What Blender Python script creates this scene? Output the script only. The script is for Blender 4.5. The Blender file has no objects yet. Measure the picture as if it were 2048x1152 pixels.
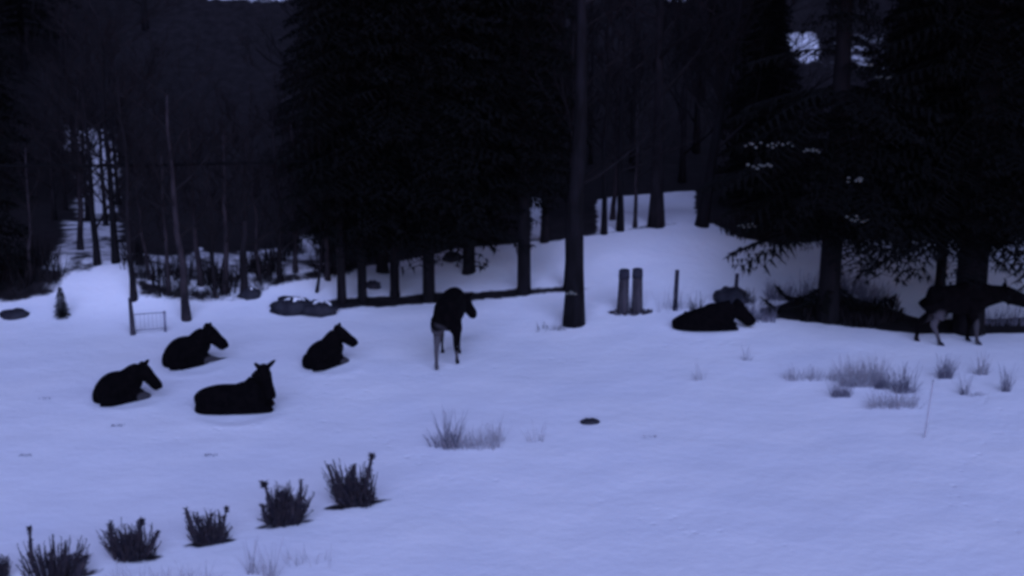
import bpy, bmesh, math, random
import numpy as np
from mathutils import Vector, Matrix

# ------------------------------------------------------------------ camera, sky, light, exposure
scene = bpy.context.scene
CAM_H, PITCH, FPX = 12.0, math.radians(15.0), 3000.0
cd = bpy.data.cameras.new('camera'); cam = bpy.data.objects.new('camera', cd)
scene.collection.objects.link(cam); scene.camera = cam
cam.location = (0, 0, CAM_H); cam.rotation_euler = (math.pi/2 - PITCH, 0, 0)
cd.sensor_width = 36.0; cd.lens = FPX/2048*36.0
cd.clip_start = 0.1; cd.clip_end = 3000

SUN_EL, SUN_ROT = math.radians(-2), math.radians(150)
w = bpy.data.worlds.new('World'); scene.world = w; w.use_nodes = True
nt = w.node_tree
bg = nt.nodes['Background']
sky = nt.nodes.new('ShaderNodeTexSky'); sky.sky_type = 'NISHITA'
sky.sun_disc = False; sky.sun_elevation = SUN_EL; sky.sun_rotation = SUN_ROT
sky.ozone_density = 4.0; sky.air_density = 1.0; sky.dust_density = 0.3; sky.altitude = 400
tint = nt.nodes.new('ShaderNodeMix'); tint.data_type = 'RGBA'; tint.blend_type = 'MULTIPLY'
tint.inputs[0].default_value = 1.0
tint.inputs[7].default_value = (0.89, 0.60, 0.315, 1)
nt.links.new(sky.outputs[0], tint.inputs[6]); nt.links.new(tint.outputs[2], bg.inputs[0])
bg.inputs[1].default_value = 0.12

sd = bpy.data.lights.new('dusk_fill', 'SUN'); so = bpy.data.objects.new('dusk_fill', sd)  # added soft blue fill from behind the camera, lifts the shaded knoll
scene.collection.objects.link(so)
sd.energy = 0.0415; sd.angle = math.radians(60); sd.color = (0.405, 0.485, 1.0)
so.rotation_euler = (math.radians(58), 0, math.radians(6))

scene.view_settings.view_transform = 'Standard'; scene.view_settings.look = 'None'
scene.view_settings.gamma = 1.0; scene.view_settings.exposure = 6.08
scene.cycles.pixel_filter_type = 'BLACKMAN_HARRIS'
scene.cycles.filter_width = 3.4
scene.cycles.max_bounces = 6; scene.cycles.transparent_max_bounces = 8

# ------------------------------------------------------------------ helpers
C = scene.collection
cp, sp_ = math.cos(PITCH), math.sin(PITCH)

def smooth(a, b, x):
    t = np.clip((x-a)/(b-a), 0, 1); return t*t*(3-2*t)

def tag(o, label=None, cat=None, group=None, kind=None):
    if label: o['label'] = label
    if cat: o['category'] = cat
    if group: o['group'] = group
    if kind: o['kind'] = kind
    return o

def empty(name, loc, rz=0, s=1.0):
    o = bpy.data.objects.new(name, None); C.objects.link(o)
    o.location = loc; o.rotation_euler = (0, 0, rz); o.scale = (s, s, s)
    o.empty_display_size = 0.2
    return o

class MB:
    def __init__(self): self.v = []; self.f = []
    def tube(self, pts, rad, n=6, cap=True):
        pts = [Vector(p) for p in pts]; base = len(self.v); m = len(pts)
        t0 = (pts[1]-pts[0]).normalized()
        ref = Vector((1, 0, 0)) if abs(t0.x) < 0.8 else Vector((0, 1, 0))
        for i, p in enumerate(pts):
            a = pts[max(i-1, 0)]; b = pts[min(i+1, m-1)]
            t = (b-a)
            t = t.normalized() if t.length > 1e-9 else t0
            s = ref.cross(t)
            if s.length < 1e-4: s = Vector((0, 0, 1)).cross(t)
            s.normalize(); u = t.cross(s)
            r = rad[i]
            ra, rb = (r if isinstance(r, tuple) else (r, r))
            for k in range(n):
                an = 2*math.pi*k/n
                self.v.append(tuple(p + s*(ra*math.cos(an)) + u*(rb*math.sin(an))))
        for i in range(m-1):
            for k in range(n):
                a = base+i*n+k; b = base+i*n+(k+1) % n
                self.f.append((a, b, b+n, a+n))
        if cap:
            self.f.append(tuple(base+k for k in range(n-1, -1, -1)))
            self.f.append(tuple(base+(m-1)*n+k for k in range(n)))
    def ell(self, c, r, rot=None, nu=12, nv=8, jit=0, rnd=None):
        base = len(self.v); c = Vector(c)
        def P(a, b):
            d = Vector((math.cos(b)*math.cos(a)*r[0], math.cos(b)*math.sin(a)*r[1], math.sin(b)*r[2]))
            if jit: d *= 1+rnd.uniform(-jit, jit)
            if rot is not None: d = rot @ d
            return tuple(c+d)
        self.v.append(P(0, -math.pi/2))
        for j in range(1, nv):
            for i in range(nu): self.v.append(P(2*math.pi*i/nu, -math.pi/2+math.pi*j/nv))
        self.v.append(P(0, math.pi/2)); top = len(self.v)-1
        for i in range(nu):
            self.f.append((base, base+1+(i+1) % nu, base+1+i))
            self.f.append((top, top-nu+i, top-nu+(i+1) % nu))
        for j in range(nv-2):
            for i in range(nu):
                a = base+1+j*nu+i; b = base+1+j*nu+(i+1) % nu
                self.f.append((a, b, b+nu, a+nu))
    def tri(self, a, b, c):
        k = len(self.v); self.v += [tuple(a), tuple(b), tuple(c)]; self.f.append((k, k+1, k+2))
    def quad(self, a, b, c, d):
        k = len(self.v); self.v += [tuple(a), tuple(b), tuple(c), tuple(d)]; self.f.append((k, k+1, k+2, k+3))
    def mesh(self, name, mat, sm=True):
        me = bpy.data.meshes.new(name); me.from_pydata(self.v, [], self.f); me.update()
        if mat: me.materials.append(mat)
        if sm: me.polygons.foreach_set('use_smooth', [True]*len(me.polygons))
        return me
    def build(self, name, mat, parent=None, sm=True):
        return link(name, self.mesh(name, mat, sm), parent)

def link(name, me, parent=None):
    o = bpy.data.objects.new(name, me); C.objects.link(o)
    if parent is not None: o.parent = parent
    return o

def copy_tree(o, parent=None):
    c = o.copy(); C.objects.link(c)
    if parent is not None: c.parent = parent
    for ch in list(o.children): copy_tree(ch, c)
    return c

# ------------------------------------------------------------------ materials
def mat(name, col, rough=0.9, var=0.0, scale=5.0, col2=None, bump=0.0, bscale=20.0, stretch=None):
    m = bpy.data.materials.new(name); m.use_nodes = True
    t = m.node_tree; b = t.nodes['Principled BSDF']
    b.inputs['Roughness'].default_value = rough
    b.inputs['Specular IOR Level'].default_value = 0.15
    tc = t.nodes.new('ShaderNodeTexCoord')
    mp = t.nodes.new('ShaderNodeMapping'); t.links.new(tc.outputs['Object'], mp.inputs[0])
    if stretch: mp.inputs['Scale'].default_value = stretch
    n = t.nodes.new('ShaderNodeTexNoise'); n.inputs['Scale'].default_value = scale; n.inputs['Detail'].default_value = 5
    t.links.new(mp.outputs[0], n.inputs[0])
    r = t.nodes.new('ShaderNodeValToRGB')
    c2 = col2 or tuple(c*(1-var) for c in col); c1 = col if col2 else tuple(c*(1+var) for c in col)
    r.color_ramp.elements[0].color = (*c2, 1); r.color_ramp.elements[1].color = (*c1, 1)
    r.color_ramp.elements[0].position = 0.35; r.color_ramp.elements[1].position = 0.65
    t.links.new(n.outputs['Fac'], r.inputs[0]); t.links.new(r.outputs[0], b.inputs['Base Color'])
    if bump:
        n2 = t.nodes.new('ShaderNodeTexNoise'); n2.inputs['Scale'].default_value = bscale; n2.inputs['Detail'].default_value = 4
        t.links.new(mp.outputs[0], n2.inputs[0])
        bp = t.nodes.new('ShaderNodeBump'); bp.inputs['Strength'].default_value = bump; bp.inputs['Distance'].default_value = 0.03
        t.links.new(n2.outputs['Fac'], bp.inputs['Height']); t.links.new(bp.outputs[0], b.inputs['Normal'])
    return m

SNOW = (0.86, 0.87, 0.89)
M = {}
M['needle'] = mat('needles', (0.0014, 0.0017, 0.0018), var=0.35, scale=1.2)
M['bark_dark'] = mat('dark_bark', (0.005, 0.0045, 0.006), var=0.4, scale=6, bump=0.6, bscale=12, stretch=(1, 1, .2))
M['bark_brown'] = mat('brown_bark', (0.0095, 0.008, 0.010), var=0.5, scale=5, bump=0.8, bscale=9, stretch=(1, 1, .25))
M['bark_mid'] = mat('rough_bark', (0.0045, 0.004, 0.0055), var=0.6, scale=5, bump=1.0, bscale=7, stretch=(1, 1, .25))
M['bark_pale'] = mat('pale_bark', (0.032, 0.026, 0.03), col2=(0.012, 0.010, 0.013), scale=4, bump=0.4, stretch=(1, 1, .5))
M['twig'] = mat('twigs', (0.0095, 0.008, 0.0095), var=0.4, scale=3)
M['snow'] = mat('snow', SNOW, rough=0.7, var=0.015, scale=3, bump=0.3, bscale=8)
M['shrub'] = mat('shrub', (0.016, 0.016, 0.026), col2=(0.045, 0.036, 0.042), scale=9)
M['stubble'] = mat('dark_grass', (0.22, 0.22, 0.27), col2=(0.12, 0.12, 0.16), scale=5)
M['frost'] = mat('frosted_needles', (0.13, 0.135, 0.12), col2=(0.05, 0.055, 0.05), scale=9)
M['grass'] = mat('dry_grass', (0.42, 0.42, 0.46), col2=(0.3, 0.3, 0.34), scale=5)
M['post'] = mat('weathered_wood', (0.055, 0.05, 0.06), col2=(0.022, 0.02, 0.026), scale=7, bump=.5, stretch=(1, 1, .2))
M['posthead'] = mat('dark_cap', (0.02, 0.02, 0.03), var=.3)
M['rock'] = mat('rock', (0.03, 0.03, 0.038), col2=(0.012, 0.012, 0.018), scale=3, bump=.7, bscale=5)
M['wire'] = mat('black_cable', (0.0012, 0.0012, 0.002), var=.1)
M['hoof'] = mat('hoof', (0.02, 0.018, 0.028), var=.2)
M['eye'] = mat('eye', (0.004, 0.004, 0.004), rough=.15, var=.1)

def moose_mat():
    m = bpy.data.materials.new('moose_fur'); m.use_nodes = True
    t = m.node_tree; b = t.nodes['Principled BSDF']; b.inputs['Roughness'].default_value = 1.0
    b.inputs['Specular IOR Level'].default_value = 0.05
    at = t.nodes.new('ShaderNodeAttribute'); at.attribute_name = 'pale'
    tc = t.nodes.new('ShaderNodeTexCoord')
    n = t.nodes.new('ShaderNodeTexNoise'); n.inputs['Scale'].default_value = 7; n.inputs['Detail'].default_value = 6
    t.links.new(tc.outputs['Object'], n.inputs[0])
    r = t.nodes.new('ShaderNodeValToRGB'); r.color_ramp.elements[0].position = .35; r.color_ramp.elements[1].position = .7
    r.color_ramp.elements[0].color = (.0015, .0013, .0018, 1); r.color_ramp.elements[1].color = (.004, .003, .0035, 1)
    t.links.new(n.outputs['Fac'], r.inputs[0])
    mx = t.nodes.new('ShaderNodeMix'); mx.data_type = 'RGBA'
    mx.inputs[7].default_value = (.115, .108, .12, 1)
    t.links.new(at.outputs['Fac'], mx.inputs[0]); t.links.new(r.outputs[0], mx.inputs[6])
    t.links.new(mx.outputs[2], b.inputs['Base Color'])
    n2 = t.nodes.new('ShaderNodeTexNoise'); n2.inputs['Scale'].default_value = 45
    t.links.new(tc.outputs['Object'], n2.inputs[0])
    bp = t.nodes.new('ShaderNodeBump'); bp.inputs['Strength'].default_value = .5; bp.inputs['Distance'].default_value = .02
    t.links.new(n2.outputs['Fac'], bp.inputs['Height']); t.links.new(bp.outputs[0], b.inputs['Normal'])
    return m
M['moose'] = moose_mat()

def ground_mat():
    m = bpy.data.materials.new('snow_and_litter'); m.use_nodes = True
    t = m.node_tree; b = t.nodes['Principled BSDF']; b.inputs['Roughness'].default_value = .75
    b.inputs['Specular IOR Level'].default_value = .2
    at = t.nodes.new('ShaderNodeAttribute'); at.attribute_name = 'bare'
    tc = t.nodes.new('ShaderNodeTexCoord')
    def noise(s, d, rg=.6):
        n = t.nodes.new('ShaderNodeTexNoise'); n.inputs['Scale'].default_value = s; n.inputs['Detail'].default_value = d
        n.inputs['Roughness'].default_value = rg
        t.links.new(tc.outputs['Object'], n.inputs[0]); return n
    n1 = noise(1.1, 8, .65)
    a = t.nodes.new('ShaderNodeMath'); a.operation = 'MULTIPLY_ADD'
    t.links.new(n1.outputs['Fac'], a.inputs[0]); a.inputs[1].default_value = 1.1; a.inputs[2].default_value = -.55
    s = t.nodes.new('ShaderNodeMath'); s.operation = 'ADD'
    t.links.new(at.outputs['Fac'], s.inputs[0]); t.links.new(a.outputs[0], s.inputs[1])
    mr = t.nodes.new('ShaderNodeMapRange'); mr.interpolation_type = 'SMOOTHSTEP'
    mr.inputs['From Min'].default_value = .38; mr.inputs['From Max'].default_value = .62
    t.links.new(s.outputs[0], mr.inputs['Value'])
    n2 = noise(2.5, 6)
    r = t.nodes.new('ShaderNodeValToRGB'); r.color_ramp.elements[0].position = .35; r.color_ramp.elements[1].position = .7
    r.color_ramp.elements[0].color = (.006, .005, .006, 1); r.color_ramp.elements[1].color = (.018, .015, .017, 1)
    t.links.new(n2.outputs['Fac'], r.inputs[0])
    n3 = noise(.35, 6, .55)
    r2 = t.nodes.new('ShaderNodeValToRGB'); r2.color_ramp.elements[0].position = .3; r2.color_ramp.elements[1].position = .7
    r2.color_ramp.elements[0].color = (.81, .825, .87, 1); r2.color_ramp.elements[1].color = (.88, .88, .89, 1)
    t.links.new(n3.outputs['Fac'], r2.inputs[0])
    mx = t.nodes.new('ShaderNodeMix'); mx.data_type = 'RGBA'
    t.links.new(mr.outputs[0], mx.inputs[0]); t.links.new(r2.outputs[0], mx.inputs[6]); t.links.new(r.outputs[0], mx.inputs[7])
    t.links.new(mx.outputs[2], b.inputs['Base Color'])
    n4 = noise(3.0, 8, .6)
    bp = t.nodes.new('ShaderNodeBump'); bp.inputs['Strength'].default_value = .35; bp.inputs['Distance'].default_value = .08
    t.links.new(n4.outputs['Fac'], bp.inputs['Height']); vt = t.nodes.new('ShaderNodeTexVoronoi'); vt.inputs['Scale'].default_value = 3.2; t.links.new(tc.outputs['Object'], vt.inputs['Vector'])
    vr = t.nodes.new('ShaderNodeMapRange'); vr.inputs['From Min'].default_value = .05; vr.inputs['From Max'].default_value = .30
    vr.inputs['To Min'].default_value = -1; vr.inputs['To Max'].default_value = 0
    t.links.new(vt.outputs['Distance'], vr.inputs['Value'])
    ta = t.nodes.new('ShaderNodeAttribute'); ta.attribute_name = 'track'
    tm = t.nodes.new('ShaderNodeMath'); tm.operation = 'MULTIPLY'; t.links.new(vr.outputs[0], tm.inputs[0]); t.links.new(ta.outputs['Fac'], tm.inputs[1])
    bp2 = t.nodes.new('ShaderNodeBump'); bp2.inputs['Strength'].default_value = .22; bp2.inputs['Distance'].default_value = .08
    t.links.new(tm.outputs[0], bp2.inputs['Height']); t.links.new(bp.outputs[0], bp2.inputs['Normal'])
    t.links.new(bp2.outputs[0], b.inputs['Normal'])
    return m

# ------------------------------------------------------------------ terrain
BUMPS = []   # (x, y, rx, ry, height)
def flat(u, v):
    d = (u-1024)/FPX, cp + sp_*(576-v)/FPX, -sp_ + cp*(576-v)/FPX
    t = -CAM_H/d[2]; return d[0]*t, d[1]*t
for (u, v, rx, ry, h) in ((90, 585, 3.2, 2.4, .75), (310, 600, 2.4, 1.8, .75), (600, 585, 2.2, 2.0, .75),
                          (1340, 520, 6.0, 5.5, 1.3), (1060, 540, 5, 4, .4), (1950, 560, 4, 3, .5), (160, 520, 4, 4, .7)):
    x, y = flat(u, v); BUMPS.append((x, y, rx, ry, h))
# bank edge in the left foreground
EDGE = [flat(u, v) for (u, v) in ((-200, 1180), (200, 1128), (345, 1106), (480, 1078), (610, 1052), (790, 1006), (1000, 985))]
EX = np.array([e[0] for e in EDGE]); EY = np.array([e[1] for e in EDGE])

BEDS = [(*flat(u, v), r0, .035) for (u, v, r0) in ((247, 801, .85), (383, 730, .9), (656, 731, .8), (472, 822, 1.05), (1412, 658, 1.05))]
TRACKS = [[(240, 850), (330, 880), (520, 850), (640, 800), (760, 770), (890, 745)], [(890, 745), (1000, 735), (1100, 720), (1300, 700), (1420, 690)],
          [(560, 830), (700, 860), (900, 940), (1200, 1010), (1600, 1100)], [(1420, 690), (1600, 710), (1750, 705), (1900, 692)], [(380, 760), (330, 700), (200, 690), (60, 720)],
          [(1900, 692), (2000, 860), (1900, 1000), (2100, 1100)], [(660, 760), (700, 690), (640, 640)]]
def H(x, y):
    x = np.asarray(x, float); y = np.asarray(y, float)
    z = .035*np.sin(x*.55+1)*np.sin(y*.43) + .010*np.sin(x*1.7+y*.9) + .004*np.sin(x*3.1-y*2.3)
    z = z + .004*np.sin(y*4.1+1.3*np.sin(x*1.3))
    for (bx, by, rx, ry, h) in BUMPS:
        z = z + h*np.exp(-((x-bx)/rx)**2 - ((y-by)/ry)**2)
    # wooded hillside
    y0 = 60 + 4*np.sin(x*.05+.5) + 2*np.sin(x*.13)
    d = np.maximum(y-y0, 0)
    z = z + .42*d*d/(d+8) + .6*smooth(0, 12, d)*np.sin(x*.23+y*.11)*np.sin(y*.2)
    # far side valley swell
    z = z + 10*smooth(90, 190, np.abs(x))*smooth(20, 90, y)
    for (bx, by, r0, dp) in BEDS:
        d2 = np.hypot(x-bx, (y-by)*1.1)/r0
        z = z - dp*(1-smooth(.6, 1.0, d2)) + .5*dp*np.exp(-((d2-1.12)/.16)**2)
    # small bank dropping to the near side
    ey = np.interp(x, EX, EY)
    fade = 1 - smooth(-8.5, -6.8, x)
    z = z - .15*(1-smooth(-.08, .05, y-ey))*fade
    return z

def G(u, v):
    d = np.array([(u-1024)/FPX, cp + sp_*(576-v)/FPX, -sp_ + cp*(576-v)/FPX])
    t = np.arange(15, 260, .05)
    px, py, pz = d[0]*t, d[1]*t, CAM_H + d[2]*t
    k = np.argmax(pz <= H(px, py))
    return float(px[k]), float(py[k]), float(H(px[k], py[k]))

def on(x, y, dz=0): return (x, y, float(H(x, y))+dz)
def ppm(x, y, z=0): return FPX/(y*cp - (z-CAM_H)*sp_)
def project(x, y, z):
    dz = z-CAM_H; de = y*cp - dz*sp_
    return 1024+FPX*x/de, 576-FPX*(y*sp_+dz*cp)/de

def poly_sd(px, py, poly):
    """signed distance, positive inside"""
    inside = np.zeros(px.shape, bool); dmin = np.full(px.shape, 1e9)
    n = len(poly)
    for i in range(n):
        x1, y1 = poly[i]; x2, y2 = poly[(i+1) % n]
        cond = ((y1 > py) != (y2 > py))
        with np.errstate(divide='ignore', invalid='ignore'):
            xi = (x2-x1)*(py-y1)/((y2-y1) if y2 != y1 else 1e-9)+x1
        inside ^= cond & (px < xi)
        ex, ey = x2-x1, y2-y1; L = ex*ex+ey*ey+1e-12
        t = np.clip(((px-x1)*ex+(py-y1)*ey)/L, 0, 1)
        dmin = np.minimum(dmin, np.hypot(px-x1-t*ex, py-y1-t*ey))
    return np.where(inside, dmin, -dmin)

def axis(parts):
    out = []
    for a, b, s in parts: out += list(np.arange(a, b, s))
    return np.array(out+[parts[-1][1]])
gx = axis([(-400, -100, 20), (-100, -40, 3), (-40, -24, .8), (-24, 24, .16), (24, 40, .8), (40, 100, 3), (100, 400, 20)])
gy = axis([(-40, 10, 5), (10, 26, .5), (26, 33, .08), (33, 70, .16), (70, 110, .8), (110, 200, 3), (200, 420, 15)])
X, Y = np.meshgrid(gx, gy); Z = H(X, Y)
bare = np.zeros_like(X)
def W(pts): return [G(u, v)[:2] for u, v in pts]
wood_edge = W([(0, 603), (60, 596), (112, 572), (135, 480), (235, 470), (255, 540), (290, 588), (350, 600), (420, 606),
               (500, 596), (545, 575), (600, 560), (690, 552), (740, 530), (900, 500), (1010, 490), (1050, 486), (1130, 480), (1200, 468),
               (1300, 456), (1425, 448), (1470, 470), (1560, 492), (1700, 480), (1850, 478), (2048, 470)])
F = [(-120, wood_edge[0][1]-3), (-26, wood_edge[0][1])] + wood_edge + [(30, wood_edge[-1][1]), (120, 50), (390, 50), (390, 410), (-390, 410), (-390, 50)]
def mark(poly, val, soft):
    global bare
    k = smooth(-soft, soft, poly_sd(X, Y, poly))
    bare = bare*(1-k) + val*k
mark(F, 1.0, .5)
mark(W([(640, 606), (720, 592), (860, 586), (1000, 580), (1150, 570), (1190, 578), (1100, 590), (960, 602), (870, 610), (760, 616), (660, 618)]), .80, .42)
mark(W([(1515, 618), (1600, 606), (1700, 612), (1780, 632), (1850, 640), (2100, 632), (2200, 650), (2200, 668), (2048, 667), (1850, 668), (1700, 655), (1600, 642), (1530, 632)]), 1.0, .15)
# snow showing between the trees on the slope
mark(W([(120, 250), (242, 250), (236, 440), (128, 440)]), .50, .9)
mark(W([(140, 262), (205, 262), (230, 315), (228, 425), (192, 425), (186, 318), (140, 300)]), .22, .5)
mark(W([(1192, 400), (1240, 392), (1390, 382), (1394, 446), (1195, 466)]), .02, .3)
mark(W([(405, -30), (590, -30), (590, 8), (415, 8)]), .36, .6)
mark(W([(1305, -30), (1385, -30), (1380, 10), (1320, 10)]), .45, .6)
mark(W([(1572, 68), (1632, 68), (1645, 125), (1590, 125)]), .05, .8)
mark(W([(1650, 60), (1790, 60), (1790, 150), (1650, 150)]), .63, .8)
mark(W([(1060, 395), (1084, 395), (1084, 478), (1062, 478)]), .15, .25)
mark(W([(388, 495), (406, 495), (408, 556), (390, 556)]), .1, .25)
mark(W([(600, 470), (628, 470), (632, 548), (600, 548)]), .15, .3)
mark(W([(0, 520), (120, 500), (110, 585), (0, 600)]), .68, .4)
mark(W([(440, 560), (520, 545), (560, 560), (500, 585)]), .45, .3)
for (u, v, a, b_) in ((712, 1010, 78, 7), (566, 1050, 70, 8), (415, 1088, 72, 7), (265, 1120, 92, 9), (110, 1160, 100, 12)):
    mark(W([(u+a*math.cos(t), v-.14*a*math.cos(t)+b_*math.sin(t)) for t in np.arange(0, 6.28, .5)]), .70, .16)  # dark ellipse at each shrub foot: shadow painted in as bare ground
mark(W([(1560, 612), (1620, 590), (1700, 596), (1790, 622), (1850, 640), (1850, 668), (1600, 642), (1530, 632)]), 1.0, .15)
mark(W([(118, 440), (255, 440), (265, 545), (105, 560)]), .46, .6)
mark(W([(270, 505), (640, 480), (690, 548), (500, 588), (350, 598), (280, 575)]), .50, .5)
track = np.zeros_like(X)
for tr_ in TRACKS:
    pts = [flat(u, v) for u, v in tr_]
    for (x1, y1), (x2, y2) in zip(pts[:-1], pts[1:]):
        ex, ey = x2-x1, y2-y1; t = np.clip(((X-x1)*ex+(Y-y1)*ey)/(ex*ex+ey*ey), 0, 1)
        wob = .25*np.sin(X*1.7+Y*.9)
        track = np.maximum(track, 1-smooth(.12, .45, np.abs(np.hypot(X-x1-t*ex, Y-y1-t*ey)+wob*.5)))
n_x, n_y = len(gx), len(gy)
verts = np.stack([X.ravel(), Y.ravel(), Z.ravel()], 1)
ii = np.arange((n_y-1)*(n_x-1)); r_, c_ = ii//(n_x-1), ii % (n_x-1); a0 = r_*n_x+c_
faces = np.stack([a0, a0+1, a0+1+n_x, a0+n_x], 1)
me = bpy.data.meshes.new('snowy_ground')
me.vertices.add(len(verts)); me.vertices.foreach_set('co', verts.ravel())
me.loops.add(faces.size); me.loops.foreach_set('vertex_index', faces.ravel())
me.polygons.add(len(faces)); me.polygons.foreach_set('loop_start', np.arange(0, faces.size, 4))
me.polygons.foreach_set('use_smooth', np.ones(len(faces), bool))
me.update(calc_edges=True); me.validate()
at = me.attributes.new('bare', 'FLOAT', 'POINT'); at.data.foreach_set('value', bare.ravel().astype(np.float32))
at = me.attributes.new('track', 'FLOAT', 'POINT'); at.data.foreach_set('value', track.ravel().astype(np.float32))
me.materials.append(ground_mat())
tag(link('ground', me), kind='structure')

# ------------------------------------------------------------------ moose
def catmull(pts, k=4):
    P = [np.array(p, float) for p in pts]; P = [2*P[0]-P[1]]+P+[2*P[-1]-P[-2]]; out = []
    for i in range(1, len(P)-2):
        for j in range(k):
            t = j/k; a, b, c, d = P[i-1:i+3]
            out.append(.5*((2*b)+(-a+c)*t+(2*a-5*b+4*c-d)*t*t+(-a+3*b-3*c+d)*t**3))
    out.append(P[-2]); return out

def loft(mb, rows, n=14, k=4):
    """rows: (x,y,z, half width, half height)"""
    q = catmull(rows, k)
    mb_pts = [Vector(a[:3]) for a in q]
    base = len(mb.v); m = len(q)
    for i, p in enumerate(mb_pts):
        t = (mb_pts[min(i+1, m-1)]-mb_pts[max(i-1, 0)]).normalized()
        up = Vector((0, 0, 1)) if abs(t.z) < .85 else Vector((1, 0, 0))
        s = up.cross(t).normalized(); u = t.cross(s)
        ra, rb = max(q[i][3], .004), max(q[i][4], .004)
        for j in range(n):
            an = 2*math.pi*j/n
            mb.v.append(tuple(p+s*(ra*math.cos(an))+u*(rb*math.sin(an))))
    for i in range(m-1):
        for j in range(n):
            a = base+i*n+j; b = base+i*n+(j+1) % n; mb.f.append((a, b, b+n, a+n))
    mb.f.append(tuple(base+j for j in range(n-1, -1, -1))); mb.f.append(tuple(base+(m-1)*n+j for j in range(n)))

def make_moose(loc, heading, label, trunk, hump, neck, poll, face, legs, pale, s=1.0, bell=True, ear_up=.75, ear_out=.7, hw=1.2, hh_=1.3):
    root = empty('moose', loc, heading, s)
    tag(root, label, 'moose', 'moose in the snowy field')
    mb = MB()
    loft(mb, trunk)
    mb.ell(hump[0], hump[1], nu=16, nv=10)
    loft(mb, neck)
    p = Vector(poll); d = Vector(face).normalized()
    side = Vector((0, 0, 1)).cross(d).normalized(); up = d.cross(side)
    def hp(a, b, c=0): return p + d*a + up*b + side*c
    hl = [(-.10, -.02, .10, .13), (.0, .0, .115, .15), (.16, -.01, .115, .15), (.32, -.03, .10, .138), (.46, -.04, .092, .125),
          (.60, -.05, .092, .118), (.70, -.075, .085, .10), (.755, -.10, .05, .06)]
    loft(mb, [(*hp(a, b), w_*hw, h_*hh_) for a, b, w_, h_ in hl])
    for sg in (-1, 1):
        e0 = hp(-.03, .09, sg*.08); e1 = hp(-.06, .09+.27*ear_up, sg*(.08+.27*ear_out))
        mid = e0.lerp(e1, .5)
        loft(mb, [(*e0, .05, .05), (*e0.lerp(e1, .25), .075, .06), (*mid, .08, .055), (*e0.lerp(e1, .8), .055, .04), (*e1, .02, .02)], n=8)
    if bell:
        b0 = hp(.12, -.12); b1 = b0 + Vector((0, 0, -.2))
        loft(mb, [(*b0, .05, .05), (*b0.lerp(b1, .5), .04, .04), (*b1, .015, .015)], n=8)
    hooves = []
    for L in legs:
        loft(mb, L)
    tmp = bpy.data.objects.new('tmp', mb.mesh('tmp', None)); C.objects.link(tmp)
    r = tmp.modifiers.new('r', 'REMESH'); r.mode = 'VOXEL'; r.voxel_size = .022
    sm = tmp.modifiers.new('s', 'SMOOTH'); sm.factor = .5; sm.iterations = 5
    dg = bpy.context.evaluated_depsgraph_get(); dg.update()
    body = bpy.data.meshes.new_from_object(tmp.evaluated_get(dg)); body.name = 'body'
    bpy.data.objects.remove(tmp)
    n = len(body.vertices); co = np.zeros(n*3); body.vertices.foreach_get('co', co); co = co.reshape(-1, 3)
    val = np.zeros(n)
    for (a, b, rad, st) in pale:
        a = np.array(a, float); b = np.array(b, float); ab = b-a
        t = np.clip(((co-a)@ab)/(ab@ab), 0, 1)
        dd = np.linalg.norm(co-a-t[:, None]*ab, axis=1)
        val = np.maximum(val, st*(1-smooth(rad*.75, rad*1.25, dd)))
    at = body.attributes.new('pale', 'FLOAT', 'POINT'); at.data.foreach_set('value', val.astype(np.float32))
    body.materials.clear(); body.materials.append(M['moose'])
    body.polygons.foreach_set('use_smooth', np.ones(len(body.polygons), bool))
    link('body', body, root)
    em = MB()
    for sg in (-1, 1): em.ell(hp(.13, .06, sg*.104*hw), (.02, .02, .02), nu=8, nv=6)
    for sg, off in ((-1, 0), (1, len(em.f)//2)):
        e = MB(); e.ell(hp(.13, .06, sg*.104*hw), (.02, .02, .02), nu=8, nv=6); e.build('eye', M['eye'], root)
    for L in legs:
        e = Vector(L[-1][:3])
        if e.z < .12 and abs(L[-1][3]-.0351) < 1e-6:
            h = MB(); f = Vector((1, 0, 0))
            for sg in (-1, 1):
                c = e+Vector((.03, sg*.022, -.005))
                h.tube([c+Vector((-.05, 0, .05)), c+Vector((0, 0, .03)), c+Vector((.07, 0, -.03))], [(.04, .026), (.055, .032), (.02, .01)], n=8)
            h.build('hoof', M['hoof'], root)
    return root

def hind(x, y, foot_x, foot_z=0.05, dx=0):
    return [(x, y*.75, 1.30, .16, .28), (x+.10, y, 1.05, .13, .21), (x+.10+dx*.4, y*1.05, .88, .085, .13), (x-.12+dx*.7+foot_x*.35, y, .66, .05, .075),
            (x-.14+dx*.85+foot_x*.5, y, .56, .045, .055), (x-.1+dx+foot_x*.8, y, .3, .034, .038), (x-.08+dx+foot_x*.95, y, .12, .04, .042), (x-.05+dx+foot_x, y, foot_z, .0351, .045)]
def fore(x, y, foot_x, foot_z=0.05):
    return [(x, y*.8, 1.38, .13, .22), (x-.04, y, 1.12, .10, .15), (x-.04, y, .95, .07, .09), (x+foot_x*.35+.02, y, .62, .05, .058),
            (x+foot_x*.4+.02, y, .54, .046, .052), (x+foot_x*.7, y, .3, .032, .034), (x+foot_x*.9, y, .12, .038, .04), (x+foot_x+.02, y, foot_z, .0351, .042)]
TR_STAND = [(-.95, 0, 1.43, .12, .20), (-.90, 0, 1.42, .22, .29), (-.72, 0, 1.38, .28, .34), (-.35, 0, 1.34, .31, .37), (.05, 0, 1.34, .32, .42),
            (.40, 0, 1.40, .29, .47), (.64, 0, 1.45, .23, .38), (.80, 0, 1.47, .15, .24), (.9, 0, 1.47, .06, .1)]

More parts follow.
